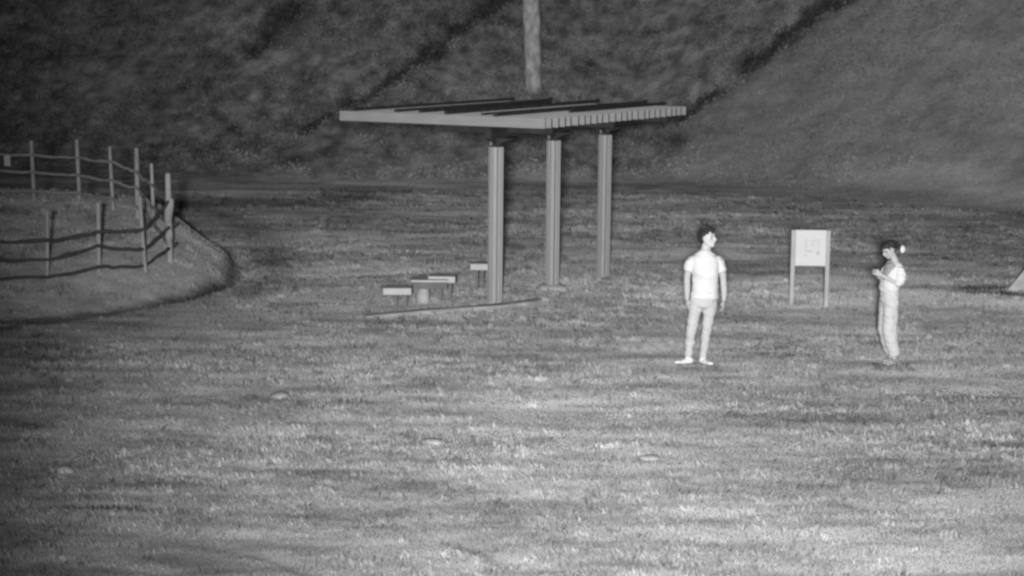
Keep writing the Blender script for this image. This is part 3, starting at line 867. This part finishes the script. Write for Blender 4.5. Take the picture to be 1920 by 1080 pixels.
wtube(bd, [(.02, .80, .09, .145), (.03, .95, .085, .12), (.01, 1.10, .09, .13), (-.04, 1.22, .08, .14), (-.06, 1.28, .05, .06)])
arms = {1: [(-.035, .125, 1.215), (-.025, .155, 1.10), (.01, .150, 1.02), (.115, .10, 1.085), (.19, .04, 1.135)],
        -1: [(-.055, -.150, 1.215), (-.02, -.19, 1.10), (.02, -.18, 1.02), (.13, -.10, 1.09), (.195, -.04, 1.145)]}
for s in (-1, 1):
    bd.tube([wp(*q) for q in arms[s]], [.043, .037, .034, .029, .020], 12)
    d = Vector(wp(.26, s * 0.0, 1.17)) - Vector(wp(*arms[s][-1]))
    hand(bd, wp(*arms[s][-1]), d, Sd * s + Vector((0, 0, .3)), Vector((0, 0, 1)), 0.75, 0.88)
wl = {}
for s in (-1, 1):
    q = [wp(.02, s * 0.055, .82), wp(.03, s * 0.047, .62), wp(.03, s * 0.044, .45), wp(-.005, s * 0.041, .27), wp(-.06, s * 0.039, .08)]
    wl[s] = q; bd.tube(q, [.08, .065, .048, .045, .032], 12)
    p = Vector(q[-1]) - Vector((0, 0, .035)); dd = (Fd * 0.85 + Vector((0, -0.6, 0))).normalized()
    bd.tube([p - dd * .035, p + dd * .04, p + dd * .13, p + dd * .165], [(.028, .030), (.032, .026), (.036, .016), (.028, .011)], 10, ref=(0, 0, 1))
body = bd.build('body', [M['skin'], M['eye'], M['lip'], M['skin']], wom)
fuse(body, 0.0052, 3); paint_face(body, hw, 0.93, 1, 2, 3)
bl = MB()
wtube(bl, [(.03, .93, .105, .145), (.035, 1.0, .108, .146), (.015, 1.10, .104, .146), (-.02, 1.20, .094, .15), (-.05, 1.255, .085, .13), (-.058, 1.285, .055, .065)])
for s in (-1, 1):
    a = [wp(*q) for q in arms[s][:3]]; a[2] = tuple(Vector(a[2]) + Vector((0.01, 0, -.01)))
    bl.tube([a[0], Vector(a[0]).lerp(Vector(a[1]), .6), a[1], a[2]], [.052, .060, .066, .054], 16)
blo = fuse(bl.build('blouse', [M['blouse'], M['inner']], wom), 0.008, 4); wrinkle(blo, 0.022, 0.10, 27)
for p in blo.data.polygons:
    v = p.center - Vector((0.02, 0, 0)); f = v.dot(Fd); s = v.dot(Sd)
    if f > 0.02 and v.z > 1.06 and abs(s - 0.01) < 0.02 + 0.10 * (v.z - 1.06) / 0.2: p.material_index = 1
wt = MB()
wtube(wt, [(.025, 1.00, .097, .128), (.025, .93, .102, .136), (.02, .84, .110, .148), (.025, .72, .110, .145)])
for s in (-1, 1):
    q = [Vector(v) for v in wl[s]]
    wt.tube([q[0], q[1], q[2] + Vector((0.0, 0, 0)), q[3], q[4] + Vector((0.002, 0, .045))], [(.105, .10), (.104, .10), (.100, .092), (.082, .08), (.068, .066)], 20, ref=tuple(Sd))
wtr = fuse(wt.build('wide_trousers', M['wide'], wom), 0.008, 4); wrinkle(wtr, 0.020, 0.13, 37)
for s in (-1, 1):
    p = Vector(wl[s][-1]) - Vector((0, 0, .062)); dd = (Fd * 0.85 + Vector((0, -0.6, 0))).normalized()
    so_ = MB().tube([p - dd * 0.055, p, p + dd * 0.10, p + dd * 0.165, p + dd * .185], [(.030, .014), (.036, .014), (.041, .013), (.036, .012), (.02, .01)], 14, ref=(0, 0, 1))
    so_.tube([p + dd * .10 - dd.cross(Vector((0, 0, 1))) * .04, p + dd * .10 + Vector((0, 0, .040)), p + dd * .10 + dd.cross(Vector((0, 0, 1))) * .04], [.010, .012, .010], 8)
    for v in so_.V: v.z = max(v.z, 0.006)
    fuse(so_.build('sandal', M['sandal'], wom), 0.006, 1)
hr = MB()
hr.ell((0, 0.040, 0.052), (0.082, 0.088, 0.080)); hr.ell((0, 0.070, 0.0), (0.060, 0.050, 0.060)); hr.ell((0, -0.015, 0.085), (0.074, 0.070, 0.045)); hr.ell((0, -0.060, 0.085), (0.066, 0.045, 0.030), Matrix.Rotation(R(-20), 3, 'X'))
for s in (-1, 1): hr.tube([(s * .070, -.05, .07), (s * .080, -.030, .045), (s * .080, -.015, .02)], [.010, .010, .004], 8)
hr.tube([(0, .10, .055), (0, .135, .035), (0, .155, -.02), (0, .15, -.07)], [.030, .034, .028, .010], 10)
hr.xf(hw @ Matrix.Scale(0.93, 4))
hair_tufts(hr, hw, 0.93, [(random.uniform(0, 1.3), random.uniform(0, 6.28), random.uniform(.4, .9)) for _ in range(50)], 0.028, 0.011)
hair_tufts(hr, hw, 0.93, [(random.uniform(.9, 1.15), random.uniform(-2.3, -0.9), random.uniform(.8, 1.3)) for _ in range(18)], 0.032, 0.011)
hro = fuse(hr.build('hair', M['hair'], wom), 0.005, 1)
rb = MB()
c = Vector((0.136, -0.02, 1.44))
for k in range(7):
    a = k * 0.9; rb.ell(c + Vector((0.014 * math.cos(a), 0.014 * math.sin(a * 1.3), 0.026 * math.sin(a))), (0.020, 0.020, 0.022), n=8, m=6)
fuse(rb.build('hair_ribbon', M['ribbon'], wom), 0.005, 1)
